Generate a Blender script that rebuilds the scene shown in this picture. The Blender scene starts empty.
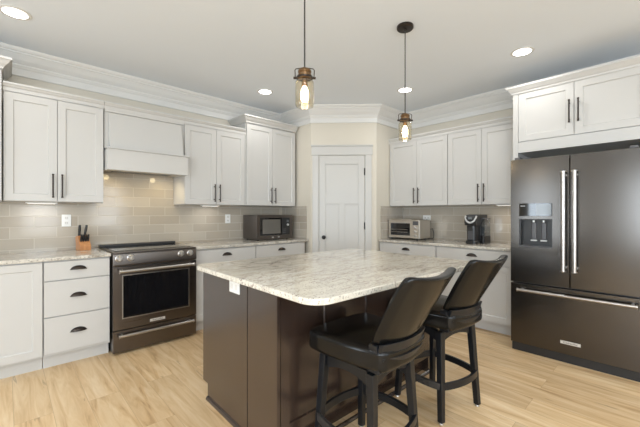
import bpy, bmesh, math, random
from mathutils import Vector, Matrix
random.seed(7)
S = bpy.context.scene
C = S.collection
PI = math.pi

# ------------------------------------------------------------------ camera
H = 1.2685; YAW = math.radians(46.54); FPX = 331.5
cd = bpy.data.cameras.new('camera'); cam = bpy.data.objects.new('camera', cd); C.objects.link(cam)
cd.sensor_width = 36.0; cd.lens = FPX / 640 * 36; cd.clip_start = 0.02; cd.clip_end = 100
cam.location = (0, 0, H); cam.rotation_euler = (PI/2, 0, YAW - PI/2)
S.camera = cam
# ------------------------------------------------------------------ colour management
S.view_settings.view_transform = 'Standard'; S.view_settings.look = 'None'
S.view_settings.exposure = -0.73; S.view_settings.gamma = 1.0; S.view_settings.use_curve_mapping = False
# ------------------------------------------------------------------ world: daylight outside the windows
w = bpy.data.worlds.new('world'); S.world = w; w.use_nodes = True
bg = w.node_tree.nodes['Background']; bg.inputs[0].default_value = (0.85, 0.93, 1.0, 1); bg.inputs[1].default_value = 2.2

def area(name, loc, rot, sx, sy, power, col=(1, 1, 1), shape='RECTANGLE', spread=PI):
    l = bpy.data.lights.new(name, 'AREA'); l.shape = shape; l.size = sx; l.size_y = sy
    l.energy = power; l.color = col; l.spread = spread
    o = bpy.data.objects.new(name, l); C.objects.link(o); o.location = loc; o.rotation_euler = rot
    return o
XMIN, YMIN, ZC = -3.2, -3.4, 2.73
WA, WB = 4.055, 4.34
WIN_BACK = [(0.30, 1.05, 0.75, 2.15), (1.80, 2.60, 0.75, 2.15), (-2.3, -0.7, 0.05, 2.15)]
WIN_LEFT = [(-2.9, -1.3, 0.6, 2.15), (-0.95, 0.50, 0.6, 2.15), (2.05, 2.60, 0.6, 2.15)]
DAY = (0.78, 0.895, 1.0)
for i, (a, b, z0, z1) in enumerate(WIN_BACK):
    area('window_daylight', ((a+b)/2, YMIN+0.03, (z0+z1)/2), (PI/2, 0, 0), b-a-.06, z1-z0-.06, 33*(b-a)*(z1-z0), DAY)
for i, (a, b, z0, z1) in enumerate(WIN_LEFT):
    area('window_daylight', (XMIN+0.03, (a+b)/2, (z0+z1)/2), (PI/2, 0, -PI/2), b-a-.06, z1-z0-.06, 56*(b-a)*(z1-z0), DAY)

# ------------------------------------------------------------------ materials
def new_mat(name):
    m = bpy.data.materials.new(name); m.use_nodes = True
    return m, m.node_tree.nodes, m.node_tree.links, m.node_tree.nodes['Principled BSDF']
def mat(name, col, rough=0.5, metal=0.0, bump=0.0, bscale=60, spec=0.5, coat=0.0, var=0.0, vscale=4):
    m, n, l, p = new_mat(name)
    p.inputs['Base Color'].default_value = (*col, 1); p.inputs['Roughness'].default_value = rough
    p.inputs['Metallic'].default_value = metal; p.inputs['Specular IOR Level'].default_value = spec
    p.inputs['Coat Weight'].default_value = coat
    tc = n.new('ShaderNodeTexCoord')
    if bump:
        t = n.new('ShaderNodeTexNoise'); t.inputs['Scale'].default_value = bscale; t.inputs['Detail'].default_value = 3
        l.new(tc.outputs['Object'], t.inputs['Vector'])
        b = n.new('ShaderNodeBump'); b.inputs['Strength'].default_value = bump; b.inputs['Distance'].default_value = 0.0006
        l.new(t.outputs['Fac'], b.inputs['Height']); l.new(b.outputs['Normal'], p.inputs['Normal'])
    if var:
        t = n.new('ShaderNodeTexNoise'); t.inputs['Scale'].default_value = vscale; t.inputs['Detail'].default_value = 4
        l.new(tc.outputs['Object'], t.inputs['Vector'])
        r = n.new('ShaderNodeValToRGB')
        r.color_ramp.elements[0].position = 0.3; r.color_ramp.elements[1].position = 0.7
        r.color_ramp.elements[0].color = (*[c*(1-var) for c in col], 1); r.color_ramp.elements[1].color = (*[min(1, c*(1+var)) for c in col], 1)
        l.new(t.outputs['Fac'], r.inputs['Fac']); l.new(r.outputs['Color'], p.inputs['Base Color'])
    return m
def emit(name, col, s):
    m, n, l, p = new_mat(name)
    p.inputs['Base Color'].default_value = (*col, 1); p.inputs['Emission Color'].default_value = (*col, 1); p.inputs['Emission Strength'].default_value = s
    return m
def brushed(name, col, rough, vertical=True, strength=0.03):
    m, n, l, p = new_mat(name)
    p.inputs['Base Color'].default_value = (*col, 1); p.inputs['Metallic'].default_value = 1.0
    tc = n.new('ShaderNodeTexCoord'); mp = n.new('ShaderNodeMapping')
    mp.inputs['Scale'].default_value = (220, 220, 1.5) if vertical else (2, 2, 260)
    t = n.new('ShaderNodeTexNoise'); t.inputs['Scale'].default_value = 1.0; t.inputs['Detail'].default_value = 2
    l.new(tc.outputs['Object'], mp.inputs['Vector']); l.new(mp.outputs['Vector'], t.inputs['Vector'])
    mr = n.new('ShaderNodeMapRange'); mr.inputs['To Min'].default_value = rough - strength/2; mr.inputs['To Max'].default_value = rough + strength/2
    l.new(t.outputs['Fac'], mr.inputs['Value']); l.new(mr.outputs['Result'], p.inputs['Roughness'])
    return m
def granite(name, base, mid, dark, vein, stretch, rot):
    m, n, l, p = new_mat(name)
    p.inputs['Roughness'].default_value = 0.10; p.inputs['Specular IOR Level'].default_value = 0.55
    tc = n.new('ShaderNodeTexCoord')
    mp = n.new('ShaderNodeMapping'); mp.inputs['Rotation'].default_value = (0, 0, rot); mp.inputs['Scale'].default_value = stretch
    l.new(tc.outputs['Object'], mp.inputs['Vector'])
    def noise(scale, detail, vec, dist=0.0):
        t = n.new('ShaderNodeTexNoise'); t.inputs['Scale'].default_value = scale; t.inputs['Detail'].default_value = detail
        t.inputs['Distortion'].default_value = dist; t.inputs['Roughness'].default_value = 0.65; l.new(vec, t.inputs['Vector']); return t
    def ramp(src, stops):
        r = n.new('ShaderNodeValToRGB'); e = r.color_ramp.elements
        while len(e) < len(stops): e.new(0.5)
        for k, (pos, c) in enumerate(stops): e[k].position = pos; e[k].color = (*c, 1)
        l.new(src, r.inputs['Fac']); return r
    def mix(f, a, b):
        x = n.new('ShaderNodeMix'); x.data_type = 'RGBA'; l.new(f, x.inputs['Factor']); l.new(a, x.inputs[6]); l.new(b, x.inputs[7]); return x.outputs[2]
    def rgb(c):
        r = n.new('ShaderNodeRGB'); r.outputs[0].default_value = (*c, 1); return r.outputs[0]
    a = noise(7.0, 7, mp.outputs['Vector'], 0.5)
    cl = ramp(a.outputs['Fac'], [(0.36, mid), (0.52, base), (0.66, tuple(min(1, c*1.08) for c in base))]).outputs['Color']
    v = noise(4.5, 8, mp.outputs['Vector'], 0.9)
    vm = ramp(v.outputs['Fac'], [(0.480, (0, 0, 0)), (0.50, (1,)*3), (0.520, (0, 0, 0))])
    pm = noise(2.5, 2, tc.outputs['Object'])
    pr = ramp(pm.outputs['Fac'], [(0.38, (0, 0, 0)), (0.52, (1, 1, 1))])
    mm = n.new('ShaderNodeMath'); mm.operation = 'MULTIPLY'; l.new(vm.outputs['Color'], mm.inputs[0]); l.new(pr.outputs['Color'], mm.inputs[1])
    c1 = mix(mm.outputs[0], cl, rgb(vein))
    f = noise(95, 3, tc.outputs['Object']); fr = ramp(f.outputs['Fac'], [(0.36, (0.9,)*3), (0.43, (0, 0, 0))])
    c2 = mix(fr.outputs['Color'], c1, rgb(dark))
    g = noise(45, 3, tc.outputs['Object']); gr = ramp(g.outputs['Fac'], [(0.60, (0, 0, 0)), (0.72, (0.7,)*3)])
    c3 = mix(gr.outputs['Color'], c2, rgb(mid))
    l.new(c3, p.inputs['Base Color'])
    return m
def tile_mat(name, axis, phase):
    m, n, l, p = new_mat(name)
    tc = n.new('ShaderNodeTexCoord'); s = n.new('ShaderNodeSeparateXYZ'); cb = n.new('ShaderNodeCombineXYZ')
    l.new(tc.outputs['Object'], s.inputs[0])
    a1 = n.new('ShaderNodeMath'); a1.operation = 'ADD'; a1.inputs[1].default_value = phase + 9.9
    a2 = n.new('ShaderNodeMath'); a2.operation = 'ADD'; a2.inputs[1].default_value = -0.939 + 0.1016*8
    l.new(s.outputs[axis], a1.inputs[0]); l.new(s.outputs['Z'], a2.inputs[0]); l.new(a1.outputs[0], cb.inputs[0]); l.new(a2.outputs[0], cb.inputs[1])
    b = n.new('ShaderNodeTexBrick'); b.offset = 0.5
    b.inputs['Scale'].default_value = 1.0; b.inputs['Brick Width'].default_value = 0.33; b.inputs['Row Height'].default_value = 0.1016
    b.inputs['Mortar Size'].default_value = 0.0022; b.inputs['Mortar Smooth'].default_value = 0.1; b.inputs['Bias'].default_value = 0
    b.inputs['Color1'].default_value = (0.40, 0.35, 0.285, 1); b.inputs['Color2'].default_value = (0.47, 0.42, 0.35, 1); b.inputs['Mortar'].default_value = (0.56, 0.52, 0.45, 1)
    l.new(cb.outputs[0], b.inputs['Vector'])
    l.new(b.outputs['Color'], p.inputs['Base Color'])
    r = n.new('ShaderNodeMapRange'); r.inputs['To Min'].default_value = 0.12; r.inputs['To Max'].default_value = 0.7
    l.new(b.outputs['Fac'], r.inputs['Value']); l.new(r.outputs['Result'], p.inputs['Roughness'])
    # every tile is a touch out of plane, and its glaze is wavy
    nz = n.new('ShaderNodeTexNoise'); nz.inputs['Scale'].default_value = 5; nz.inputs['Detail'].default_value = 1; l.new(tc.outputs['Object'], nz.inputs['Vector'])
    iv = n.new('ShaderNodeMath'); iv.operation = 'MULTIPLY_ADD'; iv.inputs[1].default_value = -1.0; l.new(b.outputs['Fac'], iv.inputs[0]); l.new(nz.outputs['Fac'], iv.inputs[2])
    bp = n.new('ShaderNodeBump'); bp.inputs['Strength'].default_value = 0.5; bp.inputs['Distance'].default_value = 0.002
    l.new(iv.outputs[0], bp.inputs['Height']); l.new(bp.outputs['Normal'], p.inputs['Normal'])
    return m
def floor_mat():
    m, n, l, p = new_mat('oak_planks')
    tc = n.new('ShaderNodeTexCoord'); s = n.new('ShaderNodeSeparateXYZ'); cb = n.new('ShaderNodeCombineXYZ')
    l.new(tc.outputs['Object'], s.inputs[0])
    a1 = n.new('ShaderNodeMath'); a1.operation = 'ADD'; a1.inputs[1].default_value = 15.3
    a2 = n.new('ShaderNodeMath'); a2.operation = 'ADD'; a2.inputs[1].default_value = 9.03
    l.new(s.outputs['Y'], a1.inputs[0]); l.new(s.outputs['X'], a2.inputs[0]); l.new(a1.outputs[0], cb.inputs[0]); l.new(a2.outputs[0], cb.inputs[1])
    b = n.new('ShaderNodeTexBrick'); b.offset = 0.37; b.offset_frequency = 2; b.squash = 1
    b.inputs['Scale'].default_value = 1; b.inputs['Brick Width'].default_value = 1.5; b.inputs['Row Height'].default_value = 0.185
    b.inputs['Mortar Size'].default_value = 0.0012; b.inputs['Mortar Smooth'].default_value = 0.2
    b.inputs['Color1'].default_value = (0, 0, 0, 1); b.inputs['Color2'].default_value = (1, 1, 1, 1); b.inputs['Mortar'].default_value = (0.5, 0.5, 0.5, 1)
    l.new(cb.outputs[0], b.inputs['Vector'])
    # the plank's own number shifts the grain, so that it breaks at every joint
    mp = n.new('ShaderNodeVectorMath'); mp.operation = 'MULTIPLY_ADD'; mp.inputs[1].default_value = (0.9, 8.0, 1)
    sh = n.new('ShaderNodeVectorMath'); sh.operation = 'SCALE'; sh.inputs['Scale'].default_value = 13.0
    l.new(b.outputs['Color'], sh.inputs[0]); l.new(cb.outputs[0], mp.inputs[0]); l.new(sh.outputs[0], mp.inputs[2])
    g = n.new('ShaderNodeTexNoise'); g.inputs['Scale'].default_value = 2.0; g.inputs['Detail'].default_value = 7; g.inputs['Roughness'].default_value = 0.6; g.inputs['Distortion'].default_value = 0.8
    l.new(mp.outputs[0], g.inputs['Vector'])
    r = n.new('ShaderNodeValToRGB'); e = r.color_ramp.elements; e.new(0.5); e.new(0.5)
    for k, (pos, c) in enumerate([(0.28, (0.46, 0.28, 0.135)), (0.42, (0.66, 0.455, 0.245)), (0.54, (0.745, 0.545, 0.32)), (0.70, (0.82, 0.64, 0.42))]):
        e[k].position = pos; e[k].color = (*c, 1)
    l.new(g.outputs['Fac'], r.inputs['Fac'])
    hs = n.new('ShaderNodeMix'); hs.data_type = 'RGBA'; hs.blend_type = 'MULTIPLY'; hs.inputs['Factor'].default_value = 1
    r2 = n.new('ShaderNodeValToRGB'); r2.color_ramp.elements[0].color = (0.84, 0.81, 0.78, 1); r2.color_ramp.elements[1].color = (1.06, 1.05, 1.03, 1)
    l.new(b.outputs['Color'], r2.inputs['Fac']); l.new(r.outputs['Color'], hs.inputs[6]); l.new(r2.outputs['Color'], hs.inputs[7])
    # dark mineral streaks here and there
    st = n.new('ShaderNodeTexNoise'); st.inputs['Scale'].default_value = 1.3; st.inputs['Detail'].default_value = 5; st.inputs['Distortion'].default_value = 1.5; l.new(mp.outputs[0], st.inputs['Vector'])
    sr = n.new('ShaderNodeValToRGB'); ee = sr.color_ramp.elements; ee.new(0.5)
    for k, (pos, v) in enumerate([(0.655, 0), (0.69, 0.55), (0.72, 0.0)]): ee[k].position = pos; ee[k].color = (v, v, v, 1)
    l.new(st.outputs['Fac'], sr.inputs['Fac'])
    m2 = n.new('ShaderNodeMix'); m2.data_type = 'RGBA'; m2.inputs[7].default_value = (0.26, 0.16, 0.085, 1)
    l.new(sr.outputs['Color'], m2.inputs['Factor']); l.new(hs.outputs[2], m2.inputs[6])
    m3 = n.new('ShaderNodeMix'); m3.data_type = 'RGBA'; m3.inputs[7].default_value = (0.50, 0.34, 0.19, 1)
    l.new(b.outputs['Fac'], m3.inputs['Factor']); l.new(m2.outputs[2], m3.inputs[6])
    l.new(m3.outputs[2], p.inputs['Base Color'])
    p.inputs['Roughness'].default_value = 0.42
    return m
def wood(name, c0, c1, rough, coat=0.2):
    m, n, l, p = new_mat(name)
    tc = n.new('ShaderNodeTexCoord'); mp = n.new('ShaderNodeMapping'); mp.inputs['Scale'].default_value = (28, 28, 1.4)
    t = n.new('ShaderNodeTexNoise'); t.inputs['Scale'].default_value = 1.5; t.inputs['Detail'].default_value = 6; t.inputs['Distortion'].default_value = 0.5
    l.new(tc.outputs['Object'], mp.inputs['Vector']); l.new(mp.outputs['Vector'], t.inputs['Vector'])
    r = n.new('ShaderNodeValToRGB'); r.color_ramp.elements[0].position = .3; r.color_ramp.elements[1].position = .7
    r.color_ramp.elements[0].color = (*c0, 1); r.color_ramp.elements[1].color = (*c1, 1)
    l.new(t.outputs['Fac'], r.inputs['Fac']); l.new(r.outputs['Color'], p.inputs['Base Color'])
    p.inputs['Roughness'].default_value = rough; p.inputs['Coat Weight'].default_value = coat; p.inputs['Coat Roughness'].default_value = 0.25
    return m
def thin_glass(name, tint):
    m = bpy.data.materials.new(name); m.use_nodes = True; n = m.node_tree.nodes; l = m.node_tree.links; n.clear()
    o = n.new('ShaderNodeOutputMaterial'); mx = n.new('ShaderNodeMixShader'); tr = n.new('ShaderNodeBsdfTransparent'); gl = n.new('ShaderNodeBsdfGlossy')
    lw = n.new('ShaderNodeLayerWeight'); lw.inputs['Blend'].default_value = 0.16
    tr.inputs[0].default_value = (*tint, 1); gl.inputs['Roughness'].default_value = 0.05
    l.new(lw.outputs['Facing'], mx.inputs[0]); l.new(tr.outputs[0], mx.inputs[1]); l.new(gl.outputs[0], mx.inputs[2]); l.new(mx.outputs[0], o.inputs[0])
    return m

M = {}
M['wall'] = mat('wall_paint', (0.65, 0.60, 0.51), 0.7, bump=0.1, bscale=90)
M['ceil'] = mat('ceiling_paint', (0.80, 0.84, 0.885), 0.85, bump=0.08, bscale=70)
M['trim'] = mat('trim_paint', (0.73, 0.715, 0.685), 0.35)
M['door'] = mat('trim_paint_dimmed', (0.55, 0.535, 0.505), 0.38)  # same paint as the trim, colour darkened to offset window light on the door
M['cab'] = mat('cabinet_paint', (0.565, 0.55, 0.525), 0.32)
M['cabin'] = mat('cabinet_inside', (0.16, 0.155, 0.15), 0.6)
M['floor'] = floor_mat()
M['tileA'] = tile_mat('backsplash_tile_left', 'X', -0.025 + 0.0)
M['tileB'] = tile_mat('backsplash_tile_right', 'Y', 0.0)
M['granite'] = granite('speckled_granite', (0.64, 0.60, 0.53), (0.40, 0.36, 0.30), (0.10, 0.085, 0.075), (0.30, 0.255, 0.21), (1.0, 1.6, 1), 0.3)
M['granite_i'] = granite('island_granite', (0.72, 0.68, 0.59), (0.60, 0.55, 0.465), (0.24, 0.18, 0.15), (0.21, 0.14, 0.12), (0.8, 3.0, 1), math.radians(20))
M['esp'] = wood('espresso_wood', (0.026, 0.015, 0.011), (0.040, 0.024, 0.018), 0.26, 0.7)
M['bss'] = brushed('black_stainless', (0.105, 0.097, 0.090), 0.21)
M['bssh'] = brushed('black_stainless_side', (0.16, 0.142, 0.130), 0.28, False)
M['steel'] = brushed('bright_steel', (0.52, 0.50, 0.48), 0.30)
M['steelw'] = mat('warm_steel', (0.60, 0.55, 0.48), 0.35, 1.0)
M['blackglass'] = mat('black_glass', (0.006, 0.006, 0.007), 0.05, spec=0.6)
M['blackp'] = mat('black_plastic', (0.018, 0.018, 0.019), 0.35)
M['greyp'] = mat('grey_plastic', (0.075, 0.075, 0.08), 0.3)
M['silverp'] = mat('silver_plastic', (0.62, 0.62, 0.61), 0.3, 0.4)
M['whitep'] = mat('white_plastic', (0.82, 0.82, 0.80), 0.35)
M['bronze'] = mat('dark_bronze', (0.045, 0.035, 0.03), 0.32, 0.8)
M['blackm'] = mat('black_metal', (0.02, 0.02, 0.021), 0.35, 0.6)
M['cordm'] = mat('dark_cord', (0.05, 0.048, 0.045), 0.45, 0.3)
M['copper'] = mat('aged_brass', (0.20, 0.12, 0.06), 0.35, 0.9)
M['leather'] = mat('black_leather', (0.006, 0.0056, 0.0052), 0.19, bump=0.12, bscale=220, spec=0.30)
M['stool'] = mat('black_painted_wood', (0.009, 0.010, 0.012), 0.28, spec=0.35)
M['scuff'] = mat('scuffed_black_wood', (0.035, 0.032, 0.03), 0.4, var=0.6, vscale=40)
M['block'] = wood('orange_wood', (0.42, 0.17, 0.06), (0.55, 0.26, 0.10), 0.4)
M['glass'] = thin_glass('jar_glass', (0.98, 0.95, 0.88))
M['clearp'] = thin_glass('clear_tank', (0.80, 0.84, 0.88))
M['pane'] = thin_glass('window_glass', (0.97, 0.98, 1.0))
M['canlight'] = emit('lamp_white', (1.0, 0.97, 0.92), 14)
M['bulb'] = emit('warm_filament', (1.0, 0.72, 0.38), 22)
M['bulbglass'] = emit('warm_bulb', (1.0, 0.84, 0.58), 24)
M['hoodlamp'] = emit('hood_lamp', (1.0, 0.85, 0.55), 5)
M['ledstrip'] = emit('undercabinet_lamp', (1.0, 0.95, 0.88), 2.0)
M['lcd'] = mat('display_glass', (0.14, 0.15, 0.155), 0.10, spec=0.5)
M['badge'] = mat('badge_plate', (0.72, 0.70, 0.67), 0.3, 0.5)
M['ink'] = mat('dark_lettering', (0.05, 0.05, 0.05), 0.5)

# ------------------------------------------------------------------ mesh helpers
class MB:
    def __init__(s): s.bm = bmesh.new()
    def box(s, x0, x1, y0, y1, z0, z1):
        v = [s.bm.verts.new((x, y, z)) for x in (x0, x1) for y in (y0, y1) for z in (z0, z1)]
        for f in ((0, 1, 3, 2), (4, 6, 7, 5), (0, 4, 5, 1), (2, 3, 7, 6), (0, 2, 6, 4), (1, 5, 7, 3)):
            s.bm.faces.new([v[i] for i in f])
        return s
    def hexa(s, pts):  # 4 bottom then 4 top
        v = [s.bm.verts.new(p) for p in pts]
        for f in ((3, 2, 1, 0), (4, 5, 6, 7), (0, 1, 5, 4), (1, 2, 6, 5), (2, 3, 7, 6), (3, 0, 4, 7)): s.bm.faces.new([v[i] for i in f])
        return s
    def prism(s, poly, z0, z1):
        a = [s.bm.verts.new((x, y, z0)) for x, y in poly]; b = [s.bm.verts.new((x, y, z1)) for x, y in poly]
        n = len(poly)
        s.bm.faces.new(a[::-1]); s.bm.faces.new(b)
        for i in range(n): s.bm.faces.new((a[i], a[(i+1) % n], b[(i+1) % n], b[i]))
        return s
    def extr(s, poly, axis, a0, a1):  # poly in the two other axes
        def mk(p, t): return (t, p[0], p[1]) if axis == 'x' else (p[0], t, p[1])
        a = [s.bm.verts.new(mk(p, a0)) for p in poly]; b = [s.bm.verts.new(mk(p, a1)) for p in poly]; n = len(poly)
        s.bm.faces.new(a[::-1]); s.bm.faces.new(b)
        for i in range(n): s.bm.faces.new((a[i], a[(i+1) % n], b[(i+1) % n], b[i]))
        return s
    def tube(s, pts, r, n=10, cap=True):
        pts = [Vector(p) for p in pts]; rs = r if isinstance(r, (list, tuple)) else [r]*len(pts)
        rings = []; up = None
        for i, p in enumerate(pts):
            d = (pts[min(i+1, len(pts)-1)] - pts[max(i-1, 0)]).normalized()
            if up is None: up = Vector((0, 0, 1)) if abs(d.z) < .9 else Vector((1, 0, 0))
            a = d.cross(up).normalized(); b = a.cross(d).normalized(); up = b
            rings.append([s.bm.verts.new(p + (a*math.cos(2*PI*k/n) + b*math.sin(2*PI*k/n))*rs[i]) for k in range(n)])
        for i in range(len(rings)-1):
            for k in range(n): s.bm.faces.new((rings[i][k], rings[i][(k+1) % n], rings[i+1][(k+1) % n], rings[i+1][k]))
        if cap: s.bm.faces.new(rings[0][::-1]); s.bm.faces.new(rings[-1])
        return s
    def lathe(s, prof, c=(0, 0, 0), n=24, axis='z', close=False):
        rings = []
        for r, z in prof:
            ring = []
            for k in range(n):
                a = 2*PI*k/n; x, y = r*math.cos(a), r*math.sin(a)
                q = (x, y, z) if axis == 'z' else ((x, -z, y) if axis == '-y' else (-z, x, y))
                ring.append(s.bm.verts.new((c[0]+q[0], c[1]+q[1], c[2]+q[2])))
            rings.append(ring)
        m = len(rings)
        for i in range(m if close else m-1):
            for k in range(n): s.bm.faces.new((rings[i][k], rings[i][(k+1) % n], rings[(i+1) % m][(k+1) % n], rings[(i+1) % m][k]))
        if not close:
            s.bm.faces.new(rings[0][::-1]); s.bm.faces.new(rings[-1])
        return s
    def sweep(s, path, prof, closed=False):
        """prof: (out, z) polygon; out goes to the right of travel along path, mitred"""
        P_ = [Vector(p) for p in path]; n = len(P_); rings = []
        for i in range(n):
            def nrm(a, b): d = (b-a).normalized(); return Vector((d.y, -d.x))
            if 0 < i < n-1:
                n1, n2 = nrm(P_[i-1], P_[i]), nrm(P_[i], P_[i+1]); mt = (n1+n2) / (1 + n1.dot(n2))
            elif i == 0: mt = nrm(P_[0], P_[1])
            else: mt = nrm(P_[-2], P_[-1])
            rings.append([s.bm.verts.new((P_[i].x + mt.x*o, P_[i].y + mt.y*o, z)) for o, z in prof])
        m = len(prof)
        for i in range(n-1):
            for k in range(m): s.bm.faces.new((rings[i][k], rings[i][(k+1) % m], rings[i+1][(k+1) % m], rings[i+1][k]))
        s.bm.faces.new(rings[0][::-1]); s.bm.faces.new(rings[-1])
        return s
    def grid(s, fn, nu, nv):
        g = [[s.bm.verts.new(fn(i/nu, j/nv)) for j in range(nv+1)] for i in range(nu+1)]
        for i in range(nu):
            for j in range(nv): s.bm.faces.new((g[i][j], g[i+1][j], g[i+1][j+1], g[i][j+1]))
        return g
    def slab(s, front, back, nu, nv):
        """closed solid between two grids of the same size"""
        a = s.grid(front, nu, nv); b = s.grid(back, nu, nv)
        for i in range(nu):
            s.bm.faces.new((a[i][0], a[i+1][0], b[i+1][0], b[i][0])); s.bm.faces.new((a[i][nv], a[i+1][nv], b[i+1][nv], b[i][nv]))
        for j in range(nv):
            s.bm.faces.new((a[0][j], a[0][j+1], b[0][j+1], b[0][j])); s.bm.faces.new((a[nu][j], a[nu][j+1], b[nu][j+1], b[nu][j]))
        return s
    def build(s, name, m, parent=None, bevel=0.0, seg=2, smooth=False, loc=None, rz=0, label=None):
        bmesh.ops.recalc_face_normals(s.bm, faces=s.bm.faces[:])
        me = bpy.data.meshes.new(name); s.bm.to_mesh(me); s.bm.free(); me.materials.append(m)
        o = bpy.data.objects.new(name, me); C.objects.link(o)
        if parent: o.parent = parent
        if loc: o.location = loc
        if rz: o.rotation_euler = (0, 0, rz)
        if smooth:
            for f in me.polygons: f.use_smooth = True
        if bevel:
            b = o.modifiers.new('bevel', 'BEVEL'); b.width = bevel; b.segments = seg; b.limit_method = 'ANGLE'; b.angle_limit = math.radians(38)
            for f in me.polygons: f.use_smooth = True
            wn = o.modifiers.new('normals', 'WEIGHTED_NORMAL'); wn.keep_sharp = False
        elif smooth:
            me.set_sharp_from_angle(angle=math.radians(40))
        if label: o['label'] = label
        return o
def tag(o, label, cat, group=None):
    o['label'] = label; o['category'] = cat
    if group: o['group'] = group
    return o
def thing(name, label, cat, loc=(0, 0, 0), rz=0, group=None):
    o = bpy.data.objects.new(name, None); C.objects.link(o); o.empty_display_size = 0.1
    o.location = loc; o.rotation_euler = (0, 0, rz)
    return tag(o, label, cat, group)
def copy_tree(o, parent=None):
    c = o.copy(); C.objects.link(c); c.parent = parent
    for ch in list(o.children): copy_tree(ch, c)
    return c
def struct(mb, name, m, label, **k):
    o = mb.build(name, m, **k); o['kind'] = 'structure'; o['label'] = label; return o
def rrect(x0, x1, y0, y1, r, n=6):
    rs = r if isinstance(r, (list, tuple)) else [r]*4; pts = []
    for (cx, cy, a0, q) in ((x0, y0, PI, 0), (x1, y0, 1.5*PI, 1), (x1, y1, 0, 2), (x0, y1, .5*PI, 3)):
        rr = rs[q]; ox = cx + (rr if cx == x0 else -rr); oy = cy + (rr if cy == y0 else -rr)
        if rr == 0: pts.append((cx, cy)); continue
        for k in range(n+1):
            a = a0 + .5*PI*k/n; pts.append((ox + rr*math.cos(a), oy + rr*math.sin(a)))
    return pts

# ------------------------------------------------------------------ room shell
CR = [(3.05, WA), (3.05, 3.40), (3.685, 2.765), (WB, 2.765)]     # pantry corner
struct(MB().box(XMIN-.12, WB+.12, YMIN-.12, WA+.12, -.1, 0), 'floor', M['floor'], 'light oak plank floor')
struct(MB().box(XMIN-.12, WB+.12, YMIN-.12, WA+.12, ZC, ZC+.1), 'ceiling', M['ceil'], 'flat white ceiling')
struct(MB().box(XMIN, WB, WA, WA+.12, 0, ZC), 'wall_left', M['wall'], 'beige wall behind the range')
struct(MB().box(WB, WB+.12, YMIN, WA, 0, ZC), 'wall_right', M['wall'], 'beige wall behind the refrigerator')
struct(MB().prism([CR[0], CR[1], CR[2], CR[3], (WB, WA)], 0, ZC), 'wall_pantry', M['wall'], 'beige angled pantry wall across the corner')
def wall_with_holes(name, fixed0, fixed1, a0, a1, holes, along, label):
    mb = MB(); xs = sorted(holes); cur = a0
    def bx(p, q, z0, z1):
        if along == 'x': mb.box(p, q, fixed0, fixed1, z0, z1)
        else: mb.box(fixed0, fixed1, p, q, z0, z1)
    for (p, q, z0, z1) in xs:
        bx(cur, p, 0, ZC); bx(p, q, 0, z0); bx(p, q, z1, ZC); cur = q
    bx(cur, a1, 0, ZC)
    struct(mb, name, M['wall'], label)
wall_with_holes('wall_back', YMIN-.12, YMIN, XMIN, WB, WIN_BACK, 'x', 'wall with windows across the room')
wall_with_holes('wall_far_side', XMIN-.12, XMIN, YMIN, WA, WIN_LEFT, 'y', 'side wall with two windows')
k = 0
for along, lst in (('x', WIN_BACK), ('y', WIN_LEFT)):
    for (p, q, z0, z1) in lst:
        k += 1; mb = MB(); t = 0.05
        F = YMIN if along == 'x' else XMIN
        def bx(a, b, d0, d1, zz0, zz1):
            if along == 'x': mb.box(a, b, F+d0, F+d1, zz0, zz1)
            else: mb.box(F+d0, F+d1, a, b, zz0, zz1)
        bx(p, q, -.1, -.02, z0, z0+t); bx(p, q, -.1, -.02, z1-t, z1); bx(p, p+t, -.1, -.02, z0+t, z1-t); bx(q-t, q, -.1, -.02, z0+t, z1-t)
        bx((p+q)/2-.02, (p+q)/2+.02, -.09, -.03, z0+t, z1-t); bx(p+t, q-t, -.085, -.035, (z0+z1)/2-.02, (z0+z1)/2+.02)
        wo = struct(mb, 'window_%d' % k, M['trim'], 'white window frame')
        g = MB()
        if along == 'x': g.box(p+t, q-t, F-.064, F-.058, z0+t, z1-t)
        else: g.box(F-.064, F-.058, p+t, q-t, z0+t, z1-t)
        g.build('pane', M['pane'], wo)
# stacked crown moulding right round the kitchen walls
crown = [(0, 2.51), (.012, 2.51), (.016, 2.515), (.016, 2.575), (.022, 2.58), (.030, 2.595), (.034, 2.600), (.034, 2.612), (.044, 2.622), (.062, 2.640), (.082, 2.666),
         (.096, 2.682), (.104, 2.686), (.104, 2.698), (.114, 2.702), (.126, 2.716), (.132, 2.729), (0, 2.729)]
struct(MB().sweep([(XMIN, WA)] + CR + [(WB, YMIN)], crown), 'trim_1', M['trim'], 'white stacked crown moulding under the ceiling')
struct(MB().sweep([(WB, YMIN), (XMIN, YMIN), (XMIN, WA)], crown), 'trim_2', M['trim'], 'white crown moulding behind the viewer')
# tile backsplash
T = 0.010
struct(MB().box(-1.0, 0.682, WA-T, WA, .914, 1.372).box(.682, 1.441, WA-T, WA, .914, 1.75).box(1.441, 3.05-T, WA-T, WA, .914, 1.372),
       'wall_backsplash_left', M['tileA'], 'glossy taupe subway tile behind the range')
struct(MB().box(3.05-T, 3.05, 3.485, WA-T, .914, 1.372), 'wall_backsplash_pantry_left', M['tileB'], 'taupe tile on the pantry return beside the microwave')
struct(MB().box(WB-T, WB, 1.09, 2.765-T, .914, 1.372), 'wall_backsplash_right', M['tileB'], 'taupe subway tile behind the coffee maker')
struct(MB().box(3.775, WB-T, 2.765-T, 2.765, .914, 1.372), 'wall_backsplash_pantry_right', M['tileA'], 'taupe tile on the pantry return beside the toaster oven')
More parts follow.
